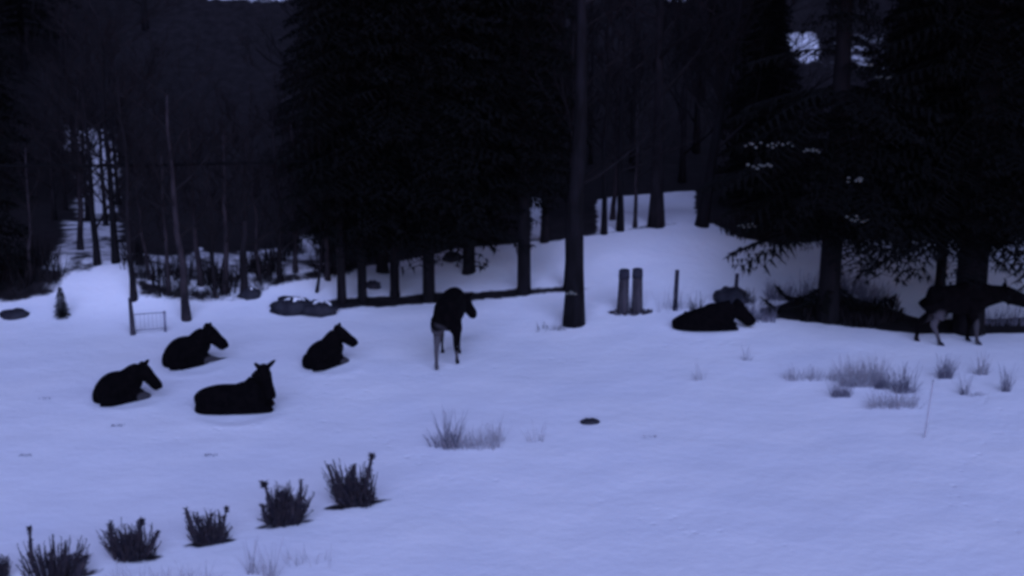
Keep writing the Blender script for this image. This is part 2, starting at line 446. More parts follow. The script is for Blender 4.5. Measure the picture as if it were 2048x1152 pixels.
TR_LIE = [(-.96, 0, .19, .10, .14), (-.91, 0, .20, .22, .20), (-.72, 0, .295, .32, .295), (-.35, 0, .34, .35, .345), (.05, 0, .34, .34, .35),
          (.40, 0, .38, .31, .40), (.66, 0, .40, .25, .37), (.84, 0, .40, .17, .28), (.92, 0, .38, .06, .1)]
TR2 = [(-.72, 0, .24, .12, .18), (-.66, 0, .26, .26, .26), (-.50, 0, .37, .34, .37), (-.28, 0, .45, .36, .45), (.05, 0, .44, .34, .44),
       (.25, 0, .44, .31, .42), (.40, 0, .43, .24, .36), (.50, 0, .40, .15, .26), (.55, 0, .37, .06, .1)]
BELLY = [[(-.70, q*.10, .13, .13, .13), (-.58, q*.18, .13, .14, .13), (-.3, q*.24, .13, .14, .13), (.1, q*.24, .13, .13, .13), (.42, q*.16, .13, .10, .13)] for q in (-1, 1)]
TR5 = [(-.97, 0, .14, .10, .10), (-.90, 0, .15, .24, .15), (-.65, 0, .225, .33, .225), (-.30, 0, .30, .34, .30), (.05, 0, .36, .34, .36),
       (.36, 0, .39, .31, .39), (.62, 0, .38, .25, .35), (.82, 0, .36, .17, .26), (.90, 0, .34, .06, .1)]
def back(L, dx=.22): return [[(r[0]-dx*(1 if r[0] > .3 else .3),)+tuple(r[1:]) for r in l] for l in L]
def wide(T, k): return [(a, b, c, d*k, e) for a, b, c, d, e in T]
def lie_legs(front='fold'):
    L = []
    for sg in (-1, 1):
        L.append([(-.62, sg*.22, .28, .15, .24), (-.42, sg*.28, .22, .13, .20), (-.20, sg*.30, .13, .09, .12), (-.38, sg*.31, .09, .07, .08), (-.12, sg*.31, .08, .06, .07), (.08, sg*.29, .07, .05, .06)])
        if front == 'fold' or (front == 'one' and sg == 1):
            L.append([(.55, sg*.20, .40, .11, .2), (.66, sg*.24, .22, .10, .14), (.92, sg*.23, .10, .07, .085), (.98, sg*.22, .07, .05, .055), (.80, sg*.26, .055, .04, .045), (.55, sg*.30, .05, .034, .04)])
        else:
            L.append([(.55, sg*.20, .40, .11, .2), (.68, sg*.22, .22, .09, .13), (.95, sg*.18, .12, .06, .075), (1.12, sg*.17, .08, .045, .05), (1.3, sg*.16, .055, .036, .04), (1.42, sg*.16, .045, .035, .04)])
    return L
PALE_LIE = [((.70, -.26, .12), (1.0, -.22, .08), .13, .55), ((.70, .26, .12), (1.0, .22, .08), .13, .55), ((.55, -.3, .05), (.9, -.24, .06), .12, .5)]

def place(u, v): x, y, z = G(u, v); return (x, y, z-.02)
R = math.radians

# lying, leftmost: back towards us, head to the right
PALE2 = [((.40, -.26, .12), (.70, -.22, .08), .15, .4)]
make_moose(place(247, 801), R(38), 'dark moose lying leftmost of the herd, head lowered to the right', TR2,
           ((-.05, 0, .66), (.34, .2, .22)),
           [(.15, 0, .58, .28, .34), (.38, -.04, .74, .23, .30), (.52, -.10, .82, .18, .24)],
           (.54, -.12, .86), (.38, -.70, -.56), back(lie_legs('fold'), .3)+BELLY, PALE2, s=.87, ear_up=.55, hh_=1.6, hw=1.3, bell=False, ear_out=.6)
make_moose(place(383, 730), R(36), 'dark moose lying behind two others, muzzle stretched right and one foreleg out', TR2,
           ((-.05, 0, .66), (.34, .2, .20)),
           [(.15, 0, .58, .28, .34), (.36, -.04, .78, .23, .31), (.48, -.08, .90, .18, .24)],
           (.48, -.10, .98), (.48, -.62, -.50), back(lie_legs('one'), .3)+BELLY, PALE2, ear_up=.45, s=.90, hh_=1.65, hw=1.3, bell=False, ear_out=.4)
make_moose(place(656, 731), R(46), 'dark moose lying alone, sitting compactly with muzzle level to the right', TR2,
           ((-.05, 0, .68), (.34, .2, .24)),
           [(.05, 0, .64, .28, .34), (.22, -.04, .88, .22, .28), (.32, -.08, 1.04, .17, .21)],
           (.32, -.10, 1.10), (.40, -.72, -.42), back(lie_legs('fold'), .34)+BELLY, PALE2, ear_up=.6, s=.82, hh_=1.5, hw=1.3, bell=False, ear_out=.3)
make_moose(place(472, 822), R(4), 'dark moose lying broadside nearest the camera with both ears raised in a V', TR_LIE,
           ((.35, 0, .56), (.42, .2, .20)),
           [(.42, 0, .52, .24, .30), (.60, 0, .78, .20, .25), (.68, 0, .94, .17, .20)],
           (.70, 0, 1.0), (.30, -.66, -.58), back(lie_legs('fold'), .09)+[[(-.90, -.10, .14, .12, .14), (-.7, -.22, .12, .14, .12), (.1, -.26, .1, .12, .1), (.6, -.22, .12, .12, .12), (.82, -.12, .14, .10, .14), (.80, -.05, .3, .08, .1)]], [], s=.98, ear_up=.9, ear_out=.68, hw=1.4, hh_=1.35)
make_moose(place(1408, 658), R(-3), 'dark moose lying on the right by the fence post, muzzle near the snow', TR5,
           ((.3, 0, .58), (.40, .22, .25)),
           [(.40, 0, .46, .28, .36), (.66, 0, .60, .23, .31), (.84, 0, .68, .19, .26)],
           (.90, 0, .72), (.74, -.10, -.60), lie_legs('fold')+[[(-.86, -.10, .11, .12, .11), (-.6, -.22, .11, .14, .11), (.1, -.26, .1, .12, .1), (.66, -.22, .1, .1, .1)]], [], s=.92, ear_up=.5, ear_out=.4, hh_=1.7, hw=1.3)
# standing, seen from behind
def thick(L, k): return [(a, b, c, d*k, e*k) for a, b, c, d, e in L[:-1]]+[L[-1]]
TR6 = [(-.96, 0, 1.48, .14, .20), (-.90, 0, 1.48, .29, .38), (-.72, 0, 1.47, .37, .46), (-.35, 0, 1.45, .38, .46), (.05, 0, 1.42, .38, .46),
       (.40, 0, 1.43, .35, .47), (.64, 0, 1.45, .27, .38), (.80, 0, 1.47, .17, .24), (.88, 0, 1.47, .06, .1)]
LG = [thick(hind(-.72, .25, -.22), 1.5), thick(hind(-.72, -.22, .34), 1.3), thick(fore(.42, .31, .0), 1.1), thick(fore(.42, -.15, .0), 1.1)]
make_moose(place(903, 718), R(84), 'dark moose standing with its pale hind legs to us, head turned right', TR6,
           ((.36, -.04, 1.66), (.40, .26, .24)),
           [(.40, 0, 1.46, .28, .34), (.62, -.14, 1.42, .22, .28), (.76, -.24, 1.36, .17, .22)],
           (.76, -.24, 1.42), (.72, -.34, -.70), LG,
           [((-.8, .25, .15), (-.78, .22, .95), .30, .62), ((-.8, -.22, .05), (-.42, -.2, .62), .14, .6), ((.5, .25, 0), (.5, .25, .8), .1, .4)], s=.98, bell=False, ear_out=.4)
LG = [thick(hind(-.74, .2, -.30), 1.55), thick(hind(-.74, -.2, .26), 1.5), thick(fore(.36, .18, -.02), 1.55), thick(fore(.36, -.18, .16), 1.6)]
make_moose(place(1914, 688), R(2), 'dark moose standing broadside at the right edge under the big spruce', [(a, b, c-.02, d, e*1.08) for a, b, c, d, e in TR_STAND],
           ((.38, 0, 1.60), (.38, .17, .26)),
           [(.40, 0, 1.36, .25, .42), (.85, 0, 1.42, .20, .30), (1.22, 0, 1.46, .15, .23)],
           (1.26, 0, 1.44), (.90, -.08, -.24), LG,
           [((-.8, -.2, .1), (-.66, -.2, 1.0), .2, .55), ((-.9, .2, 0), (-.7, .2, .8), .15, .35), ((.5, -.18, 0), (.46, -.18, .7), .12, .4)], s=.97, hh_=1.55)

# ------------------------------------------------------------------ trees
def spruce_meshes(seed, Ht, Rc, z0, tr=.2, gap=None, dens=1.0):
    rnd = random.Random(seed)
    t = MB()
    t.tube([(0, 0, -.3), (0, 0, .25), (0.02, 0, Ht*.3), (0, .03, Ht*.65), (0, 0, Ht)], [tr*1.5, tr*1.08, tr*.85, tr*.5, .02], n=12)
    m = MB(); z = z0; snowspots = []
    while z < Ht-.15:
        f = (z-z0)/(Ht-z0)
        L0 = Rc*(1-f)**.75*(.75+.25*min(1, f*8))
        nb = max(4, int(rnd.uniform(6, 8)*dens))
        ph = rnd.uniform(0, 6.28)
        for k in range(nb):
            a = ph+6.283*k/nb+rnd.uniform(-.3, .3); L = L0*rnd.uniform(.65, 1.1)
            if gap and gap[0] < z < gap[1] and rnd.random() < gap[2]: continue
            dx, dy = math.cos(a), math.sin(a); px, py = -dy, dx
            droop = rnd.uniform(.18, .38)*L; rise = rnd.uniform(0, .15)*L
            pts = []
            for j in range(6):
                q = j/5; pts.append(Vector((dx*L*q, dy*L*q, z + rise*q - droop*q*q*1.2 + .12*L*max(0, q-.75))))
            m.tube(pts, [.035*(1-q/5*.8) for q in range(6)], n=3, cap=False)
            st = max(3, int(L/.20))
            for j in range(1, st+1):
                q = j/st; i0 = min(int(q*5), 4); fr = q*5-i0; p = pts[i0].lerp(pts[i0+1], fr)
                wl = min(.75, .22+.32*L*(1-abs(q-.55)*1.2))*rnd.uniform(.7, 1.15)
                for sg in (-1, 1):
                    tip = p + Vector((dx*.45*wl+px*sg*wl, dy*.45*wl+py*sg*wl, -wl*rnd.uniform(.1, .4)))
                    wd = Vector((dx, dy, 0))*.05
                    m.tri(p-wd, p+wd*1.6, tip)
                    for _ in range(4):
                        c = p.lerp(tip, rnd.uniform(.2, .95)); hl = rnd.uniform(.08, .24)
                        o = Vector((rnd.uniform(-.1, .1), rnd.uniform(-.1, .1), -hl))
                        m.tri(c-wd*rnd.uniform(.6, 1.2), c+Vector((px, py, 0))*.04*sg, c+o)
                        m.tri(c-Vector((px, py, 0))*.045, c+wd*.9, c+Vector((dx*.15, dy*.15, -hl*.5)))
            if rnd.random() < .5: snowspots.append((pts[3], a, L))
        z += rnd.uniform(.24, .36)*(.8+.5*(1-f))
    return t.mesh('trunk', M['bark_dark']), m.mesh('crown', M['needle'], sm=False), snowspots

def spruce(pos, me2, label, group, s=1, rz=0, snow=None):
    r = empty('spruce_tree', (pos[0], pos[1], pos[2]-.05), rz, s)
    tag(r, label, 'spruce', group)
    link('trunk', me2[0], r); link('crown', me2[1], r)
    if snow:
        rnd = random.Random(5)
        for (lx, ly, lz, sz) in snow:
            for _ in range(8):
                b = MB(); b.ell((lx+rnd.gauss(0, sz*1.0), ly+rnd.gauss(0, .1), lz+rnd.gauss(0, sz*.25)), (sz*.28, sz*.26, sz*.15), nu=7, nv=5, jit=.3, rnd=rnd)
                b.build('snow_clump', M['frost'], r)
    return r

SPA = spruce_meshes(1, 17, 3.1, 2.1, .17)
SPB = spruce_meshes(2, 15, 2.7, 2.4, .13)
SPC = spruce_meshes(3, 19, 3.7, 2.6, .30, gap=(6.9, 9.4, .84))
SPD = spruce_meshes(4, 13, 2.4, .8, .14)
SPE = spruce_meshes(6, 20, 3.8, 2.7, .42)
g1 = 'spruces standing in the middle of the field edge'
spruce(G(725, 603), SPB, 'tall spruce with slim trunk, first of the middle row from the left', g1, rz=.3)
spruce(G(790, 592), SPB, 'tall slim trunked spruce, second of the middle row from the left', g1, rz=2.1)
spruce(G(858, 603), SPA, 'tall black spruce behind the moose standing with its hind legs to us', g1, rz=1.2)
spruce(G(1048, 586), (spruce_meshes(7, 17, 2.1, 3.4, .19)), 'tall spruce with thick bare trunk, rightmost of the middle row', g1, s=1.0, rz=4)
spruce(G(938, 545), SPA, 'black spruce a step behind the middle row, right of the standing moose', g1, rz=3.3, s=1.05)
spruce(G(765, 545), SPA, 'black spruce behind the gap in the middle row of trunks', g1, rz=5, s=1.05)
g2 = 'big spruces on the right'
def local_snow(base, u, v, sz, dy=-2.4):
    # clump on the side of the crown facing the field
    x, y = base[0], base[1]+dy; z = 0
    d = y*1.0
    # height for that image row
    a = (576-v)/FPX; zz = CAM_H + y*(a*cp-sp_)/(cp+a*sp_)
    de = y*cp-(zz-CAM_H)*sp_
    return ((u-1024)/FPX*de-base[0], dy, zz-base[2], sz)
bR = G(1655, 640)
spruce(bR, SPC, 'big spruce right of the knoll with drooping snow dotted boughs', g2, rz=0, snow=[
    local_snow(bR, 1518, 285, .16), local_snow(bR, 1565, 285, .12), local_snow(bR, 1620, 297, .13), local_snow(bR, 1520, 328, .2),
    local_snow(bR, 1712, 355, .17), local_snow(bR, 1715, 432, .2), local_snow(bR, 1495, 449, .16, -.5), local_snow(bR, 1735, 125, .12), local_snow(bR, 1768, 150, .1)])
spruce(G(1935, 662), SPE, 'largest spruce with very thick trunk behind the standing moose at the right edge', g2, rz=1)
spruce(G(1880, 575), SPB, 'slimmer spruce trunk just left of the thickest trunk', g2, rz=2, s=1.15)
spruce(G(1835, 482), SPB, 'dark spruce farther back between the two big right ones', g2, rz=3)
spruce(G(2130, 640), SPC, 'dark spruce cut by the right edge of the picture', g2, rz=2.5)
spruce(G(1530, 470), SPA, 'spruce behind the right shoulder of the snowy knoll', g2, rz=.4, s=.5)
spruce(G(2010, 478), SPA, 'spruce far back at the right edge behind the standing moose', g2, rz=.9, s=1.1)
g3 = 'dark conifers at the left'
spruce(G(-75, 585), SPD, 'dark conifer cut by the left edge of the picture', g3, rz=0, s=.95)
spruce(G(125, 634), (MB().mesh('trunk', M['bark_dark']), MB().mesh('crown', M['needle'])), 'tmp', None) if False else None
SM = spruce_meshes(11, 5.6, 1.5, .15, .10, dens=1.2)
spruce(G(124, 634), SM, 'tiny young spruce alone on the snowy mound at left', g3, rz=0, s=.17)

def bare_meshes(seed, Ht, tr, lean=(0, 0), lv=4, first=.3, spread=.75, fine=True, matb=None):
    rnd = random.Random(seed); t = MB(); c = MB()
    pts = []; rad = []; x = y = 0
    for j in range(8):
        q = j/7; pts.append(Vector((lean[0]*q+rnd.uniform(-.06, .06)*(j > 1), lean[1]*q+rnd.uniform(-.06, .06)*(j > 1), -.3+(Ht*.8+.3)*q)))
        rad.append(tr*(1.35 if j == 0 else 1)*(1-q*.75))
    t.tube(pts, rad, n=9)
    def br(p, d, L, r, k):
        P_ = [p]; dd = d.copy()
        for j in range(3):
            dd = (dd+Vector((rnd.uniform(-.22, .22), rnd.uniform(-.22, .22), rnd.uniform(-.05, .2)))).normalized()
            P_.append(P_[-1]+dd*(L/3))
        c.tube(P_, [r, r*.75, r*.5, r*.3], n=3 if k > 1 else 5, cap=False)
        if k >= lv: return
        for j in range(rnd.randint(3, 5)):
            i = rnd.choice((1, 2, 2, 3)); ax = Vector((rnd.uniform(-1, 1), rnd.uniform(-1, 1), rnd.uniform(-.3, .8))).normalized()
            br(P_[i].lerp(P_[i-1], rnd.random()*.6), (dd+ax*spread).normalized(), L*rnd.uniform(.45, .7), max(r*.5, .007), k+1)
    nb = 10
    for j in range(nb):
        q = first+(1-first)*j/(nb-1); i = min(int(q*7), 6); p = pts[i].lerp(pts[i+1], q*7-i)
        a = j*2.4+rnd.uniform(-.5, .5)
        d = Vector((math.cos(a), math.sin(a), rnd.uniform(.45, 1.1))).normalized()
        br(p, d, Ht*.27*(1.15-q*.5), tr*.42*(1.1-q*.6), 1)
    return t.mesh('trunk', matb or M['bark_brown']), c.mesh('crown', M['twig'], sm=False)

def bare_tree(pos, me2, label, group, s=1, rz=0, name='bare_tree', cat='bare tree'):
    r = empty(name, (pos[0], pos[1], pos[2]-.02), rz, s); tag(r, label, cat, group)
    link('trunk', me2[0], r); link('crown', me2[1], r); return r

g4 = 'bare trees at the field edge'
stout = bare_tree(G(1147, 650), bare_meshes(21, 17, .26, lean=(.25, .3), first=.66, lv=3, matb=M['bark_mid']), 'stout brown bare trunk standing in the snow left of the two gateposts', g4)
rnd = random.Random(3)
for (ax, hz, sz) in ((-.9, .95, .07), (-.4, 1.0, .09), (.1, .97, .06), (-.6, .5, .05), (.3, .25, .06)):
    b = MB(); b.ell((math.sin(ax)*.24, -math.cos(ax)*.23, hz), (sz, .04, sz*.6), nu=8, nv=6, jit=.35, rnd=rnd)
    b.build('snow_patch', M['frost'], stout)
bare_tree(G(1139, 578), bare_meshes(22, 10, .16, first=.4, matb=M['bark_dark']), 'dark bare tree close behind the stout brown trunk', g4)
bare_tree(G(1312, 452), bare_meshes(23, 12, .24, first=.45), 'greyish bare tree on the crest of the knoll', g4)
bare_tree(G(1400, 452), bare_meshes(24, 11, .2, lean=(1.3, 0), first=.3, matb=M['bark_dark']), 'leaning dark tree at the right end of the knoll crest', g4)
bare_tree(G(374, 640), bare_meshes(25, 8, .13, lean=(-.25, .1), first=.4, matb=M['bark_pale']), 'slender pale trunk at left rising behind the lying moose', g4)
bare_tree(G(488, 592), bare_meshes(26, 6, .13, lean=(.2, .1), first=.35), 'greyish slim tree in the dark wood edge left of the boulders', g4)
bare_tree(G(630, 585), bare_meshes(27, 6, .05, lean=(.9, 0), first=.2), 'thin sapling leaning right over the snow capped boulders', g4)
bare_tree(G(195, 530), bare_meshes(28, 8, .11, first=.2, matb=M['bark_dark']), 'dark slim tree at left, lower on the snowy gap', g4)
bare_tree(G(232, 525), bare_meshes(29, 9, .12, first=.2, matb=M['bark_dark']), 'dark slim tree at the right side of the snowy gap', g4)
bare_tree(G(268, 600), bare_meshes(30, 8, .10, first=.3), 'brown slim tree right above the small wooden frame', g4)
bare_tree(G(1240, 462), bare_meshes(31, 9, .12, first=.3, matb=M['bark_dark']), 'dark slim tree on the knoll left of the greyish one', g4)
bare_tree(G(1208, 468), bare_meshes(32, 9, .10, first=.3, matb=M['bark_dark']), 'thin dark tree at the left foot of the knoll crest', g4)
bare_tree(G(1090, 484), bare_meshes(33, 9, .14, first=.2), 'brown tree seen between the thick spruce trunk and the stout bare trunk', g4)
bare_tree(G(560, 560), bare_meshes(34, 7, .09, first=.2), 'bare tree behind the snowy bank left of the boulders', g4)
bare_tree(G(430, 596), bare_meshes(35, 6, .07, first=.12), 'low branching bare tree right of the slender pale trunk', g4)

EDGE_M = [bare_meshes(50+i, 5+i*.6, .07+.015*i, lean=(.2*(i-1.5), 0), first=.35, lv=3, matb=M['bark_pale']) for i in range(4)]
for i, (u, v, lb) in enumerate(((300, 560, 'pale slim trunk in the wood edge above the small wooden frame'), (338, 590, 'pale slim trunk just left of the slender leaning one'),
        (402, 570, 'pale slim trunk close right of the slender leaning one'), (450, 585, 'pale slim trunk in the dark wood edge, left of the greyish tree'),
        (520, 560, 'pale slim trunk in the dark wood edge, right of the greyish tree'), (590, 545, 'pale slim trunk directly behind the boulder pair'),
        (655, 560, 'pale slim trunk just left of the cable pole'), (160, 500, 'pale slim trunk in the middle of the snowy gap at left'), (60, 560, 'pale slim trunk near the left edge above the dark stone'),
        (1270, 455, 'pale slim trunk on the knoll crest, left of the greyish tree'), (1225, 440, 'pale slim trunk farther back on the knoll at left'))):
    bare_tree(G(u, v), EDGE_M[i % 4], lb, 'slim pale trunks along the wood edge', s=.9+.05*(i % 3), rz=i*1.9)
# the wood on the hillside
rnd = random.Random(77)
HB = [bare_meshes(100+i, 10+i, .13+.01*i, first=.15, lv=4) for i in range(5)]
HS = [SPA, SPB, SPD]
clear = [(120, 240, 240, 430), (1190, 1395, 380, 470), (400, 600, -60, 16), (1560, 1800, 50, 150)]
spots = []; tries = 0
while len(spots) < 250 and tries < 9000:
    tries += 1
    y = 56+rnd.random()**1.3*75; x = rnd.uniform(-.42, .42)*y*1.05
    z = float(H(x, y)); u, v = project(x, y, z)
    if any(abs(x-a)+abs(y-b) < 1.9 for a, b, *_ in spots): continue
    if poly_sd(np.array([x]), np.array([y]), F)[0] < 1.0: continue
    u2, v2 = project(x, y, z+9)
    wpx = 1.2*FPX/y
    if any(u+wpx*.6 > a and u-wpx*.6 < b and v2 < d and v > c for a, b, c, d in clear): continue
    spots.append((x, y, z))
for i, (x, y, z) in enumerate(spots):
    con = rnd.random() < .22 and not (1050 < project(x, y, z)[0] < 1420)
    if con:
        spruce((x, y, z), HS[i % 3], 'black spruce standing among the bare trees of the dark hillside wood', 'spruces in the hillside wood', s=rnd.uniform(.6, .95), rz=rnd.uniform(0, 6))
    else:
        bare_tree((x, y, z), HB[i % 5], 'dark bare tree in the wood covering the hillside', 'bare trees in the hillside wood', s=rnd.uniform(.75, 1.15), rz=rnd.uniform(0, 6))

for i, (u, v) in enumerate(((132, 420), (158, 395), (176, 440), (236, 410), (150, 345), (240, 335), (110, 440), (212, 452))):
    bare_tree(G(u, v), HB[i % 5], 'thin dark bare tree screening the snowy gap on the left hillside', 'bare trees in front of the snowy gap', s=.62, rz=i*1.3)
# ------------------------------------------------------------------ brush along the wood edge (uncountable twigs)
def brush(mb, x, y, z, h, r, n, rnd, wd=.012, lean=.5):
    for _ in range(n):
        a = rnd.uniform(0, 6.28); q = rnd.random()**.6*r
        bx, by = x+math.cos(a)*q*.5, y+math.sin(a)*q*.5
        hh = h*rnd.uniform(.45, 1.05); ln = lean*rnd.uniform(.3, 1)
        tx, ty = bx+math.cos(a)*q*ln, by+math.sin(a)*q*ln
        w_ = wd*rnd.uniform(.6, 1.4)
        k = rnd.uniform(0, 3.14); ox, oy = math.cos(k)*w_, math.sin(k)*w_
        zb = float(H(bx, by))-.03 if z is None else z
        mid = ((bx+tx)/2+rnd.uniform(-.05, .05)*hh, (by+ty)/2, zb+hh*.55)
        mb.quad((bx-ox, by-oy, zb), (bx+ox, by+oy, zb), (mid[0]+ox*.8, mid[1]+oy*.8, mid[2]), (mid[0]-ox*.8, mid[1]-oy*.8, mid[2]))
        mb.tri((mid[0]-ox*.8, mid[1]-oy*.8, mid[2]), (mid[0]+ox*.8, mid[1]+oy*.8, mid[2]), (tx, ty, zb+hh))
mb = MB()
for k in range(150):
    u = rnd.uniform(-80, 1000); ub = np.interp(u, [0, 60, 120, 135, 235, 255, 290, 350, 420, 500, 545, 600, 690, 740, 900, 1010], [592, 580, 560, 470, 460, 540, 588, 600, 606, 596, 575, 560, 552, 530, 500, 490])
    if 120 < u < 250 or 380 < u < 412 or 596 < u < 634: continue
    x, y, z = G(u, ub-rnd.uniform(4, 60))
    brush(mb, x, y, None, rnd.uniform(.3, 1.15), .6, 20, rnd, wd=.02)
for k in range(120):
    u = rnd.uniform(1450, 2150); x, y, z = G(u, rnd.uniform(440, 476))
    brush(mb, x, y, None, rnd.uniform(.4, 1.3), .6, 22, rnd, wd=.02)
for k in range(60):
    u = rnd.uniform(1600, 1800); x, y, z = G(u, rnd.uniform(596, 640) if u < 1700 else rnd.uniform(612, 655))
    brush(mb, x, y, None, rnd.uniform(.15, .55), .45, 22, rnd, wd=.025)
tag(mb.build('undergrowth', M['twig'], sm=False), 'tangled dark leafless undergrowth along the edge of the wood', 'undergrowth', kind='stuff')

# low boughs and dark undergrowth under the right spruce
def low_bough(name, pts_px, label):
    b = MB(); P_ = [Vector(p) for p in pts_px]
    q = catmull([tuple(p) for p in P_], 4); q = [Vector(a) for a in q]
    b.tube(q, [.05*(1-.7*i/len(q)) for i in range(len(q))], n=5)
    r2 = random.Random(len(name)+int(P_[0].x*10))
    for i, p in enumerate(q[:-1]):
        for _ in range(12):
            o = Vector((r2.uniform(-.22, .22), r2.uniform(-.3, .3), r2.uniform(-.28, .06)))
            b.tri(p+Vector((0, -.04, 0)), p+Vector((.05, .04, .02)), p+o)
    return b
root = [o for o in bpy.data.objects if o.get('label', '').startswith('big spruce right of the knoll')][0]
bx, by, bz = root.location
for (dx, h, L, ang) in ((-.5, .75, 2.0, math.pi+.15), (-.4, .95, 1.55, math.pi-.25), (.4, .8, 1.6, -.2), (.3, 1.0, 1.9, -.5), (-.2, 1.0, 1.6, -1.9)):
    c_, s_ = math.cos(ang), math.sin(ang)
    pts = [(0, 0, h+.2), (c_*L*.4, s_*L*.4, h-.25), (c_*L*.75, s_*L*.75, h-.3), (c_*L, s_*L, h+.05)]
    low_bough('bough', pts, '').build('bough', M['needle'], root, sm=False)

# ------------------------------------------------------------------ shrubs in the foreground row
def shrub(u, v, hpx, wpx, seed, label, stalks):
    rr = random.Random(seed); x, y, z = G(u, v); k = ppm(x, y)
    h, w_ = hpx/k/.96, wpx/k; lean_ = rr.uniform(-.22, .22)
    r = empty('shrub', (x, y, z)); tag(r, label, 'shrub', 'dark shrubs in a row on the bank')
    m = MB()
    for _ in range(230):
        a = rr.uniform(0, 6.28); q = rr.random()**.6
        bx, by = math.cos(a)*q*w_*.3, math.sin(a)*q*w_*.18
        tx, ty = math.cos(a)*q*w_*.5, math.sin(a)*q*w_*.32
        hh = h*rr.uniform(.15, 1.0)**1.25*.85; tx += rr.uniform(-.1, .1)*h+lean_*hh
        mid = Vector(((bx+tx)/2+rr.uniform(-.05, .05), (by+ty)/2, hh*.5))
        m.tube([(bx, by, -.05), mid, (tx, ty, hh)], [.016, .012, .006], n=3, cap=False)
        for _ in range(5):
            c = mid.lerp(Vector((tx, ty, hh)), rr.random()); o = Vector((rr.uniform(-.05, .05), rr.uniform(-.05, .05), rr.uniform(0, .08)))
            m.tri(c, c+Vector((.02, 0, .012)), c+o)
    m.build('twigs', M['shrub'], r, sm=False)
    for (ox, hh, ln, th, tip) in stalks:   # leafy upright stalks
        th *= 1.25; tip *= .95
        s_ = MB(); X0 = ox*w_; X1 = X0+ln*w_
        P_ = [Vector((X0*.6, -.05, -.05)), Vector((X0, -.04, h*hh*.35)), Vector(((X0+X1)/2, -.02, h*hh*.7)), Vector((X1, 0, h*hh))]
        s_.tube(P_, [th*.7, th, th*.8, th*.4], n=7)
        if tip:
            for _ in range(60):
                a = rr.uniform(0, 6.28); c = P_[3]+Vector((0, 0, rr.uniform(-.08, .02))); L = th*tip*rr.uniform(.8, 1.5)
                s_.tri(c, c+Vector((.015, 0, .035)), c+Vector((math.cos(a)*L, math.sin(a)*L, L*rr.uniform(0, .9))))
        for _ in range(120):
            i = rr.choice((0, 1, 2)); c = P_[i].lerp(P_[i+1], rr.random()); a = rr.uniform(0, 6.28); L = th*rr.uniform(1.0, 2.2)
            s_.tri(c, c+Vector((0, 0, .03)), c+Vector((math.cos(a)*L, math.sin(a)*L, L*rr.uniform(.2, 1))))
        s_.build('stalk', M['shrub'], r, sm=False)
shrub(712, 1008, 98, 112, 1, 'dark shrub farthest right in the foreground row, one thick stalk leaning right',
      [(-.36, .82, -.12, .03, 0), (-.25, .66, -.08, .05, 0), (-.05, .82, .03, .045, 0), (.18, 1.0, .13, .045, 1.5), (-.15, .6, 0, .05, 0)])
shrub(566, 1048, 95, 100, 2, 'dark foreground shrub with a round tuft topping its left stalk',
      [(-.2, .86, -.14, .03, 2.4), (.0, .68, -.03, .06, 0), (.34, .95, .06, .035, 0), (.2, .6, 0, .05, 0), (-.35, .4, -.05, .04, 0)])
shrub(420, 1085, 72, 92, 3, 'small dark foreground shrub with three short prongs', [(-.36, .95, -.12, .045, 0), (.0, .78, .06, .035, 0), (.3, .95, .1, .02, 2.0)])
shrub(265, 1116, 84, 118, 4, 'bushy dark foreground shrub with a low stalk slanting right', [(-.32, .82, -.02, .04, 0), (.1, .9, .1, .04, 1.4), (.32, .65, .16, .035, 0), (-.05, .55, 0, .07, 0)])
shrub(110, 1160, 95, 150, 5, 'dark foreground shrub near the bottom left corner with one tall thin spike', [(-.28, 1.12, .0, .035, 1.3), (.1, .5, .1, .09, 0), (.32, .5, .1, .08, 0)])
shrub(-12, 1165, 50, 70, 6, 'dark shrub tip cut by the bottom left corner', [(.1, .9, 0, .03, 0)])

def tuft(u, v, hpx, wpx, seed, label, n=40, material='grass', group='pale dry grass tufts in the snow', wd=.006, fan=1.0):
    rr = random.Random(seed); x, y, z = G(u, v); k = ppm(x, y); h, w_ = hpx/k/.96, wpx/k
    m = MB()
    for _ in range(n):
        bx, by = rr.uniform(-.5, .5)*w_, rr.uniform(-.2, .2)*min(w_, .8); hh = h*rr.uniform(.4, 1.05)
        tx = bx+rr.uniform(-.34, .34)*h*fan+bx*.15; ty = by+rr.uniform(-.3, .3)*h; hh *= rr.choice((1, 1, .7, .45))
        zz = float(H(x+bx, y+by))-z
        m.tube([(bx, by, zz-.03), ((bx+tx)/2, (by+ty)/2, zz+hh*.55), (tx, ty, zz+hh)], [wd, wd*.8, wd*.4], n=3, cap=False)
    o = m.build('grass_tuft', M[material], sm=False); o.location = (x, y, z)
    return tag(o, label, 'grass tuft', group)
tuft(872, 896, 66, 26, 1, 'tall grass stems leaning left at the left of the middle tuft group', 14, 'stubble', wd=.009)
tuft(902, 898, 80, 30, 2, 'tallest thick grass clump below the standing moose', 80, 'stubble', wd=.008)
tuft(948, 896, 50, 110, 3, 'wide thin pale grass patch right of the tallest clump', 150)
tuft(996, 885, 62, 22, 4, 'separate pale grass wisp at the right of the middle tufts', 22)
tuft(1072, 884, 48, 40, 5, 'very faint grass wisp between the middle tufts and the dark lump', 14)
tuft(1724, 772, 62, 86, 6, 'round dense grass mound among the right hand tufts', 442)
tuft(1682, 795, 32, 36, 7, 'short dark tuft below left of the round mound', 119, 'stubble')
tuft(1765, 778, 30, 34, 8, 'short dark tuft touching the right foot of the round mound', 85, 'stubble')
tuft(1622, 760, 30, 100, 9, 'low wide faint grass left of the round mound', 153)
tuft(1808, 786, 62, 36, 10, 'dark double grass clump right of the round mound', 102, 'stubble', wd=.008)
tuft(1785, 815, 38, 100, 11, 'low wide grass strip below the round mound', 187)
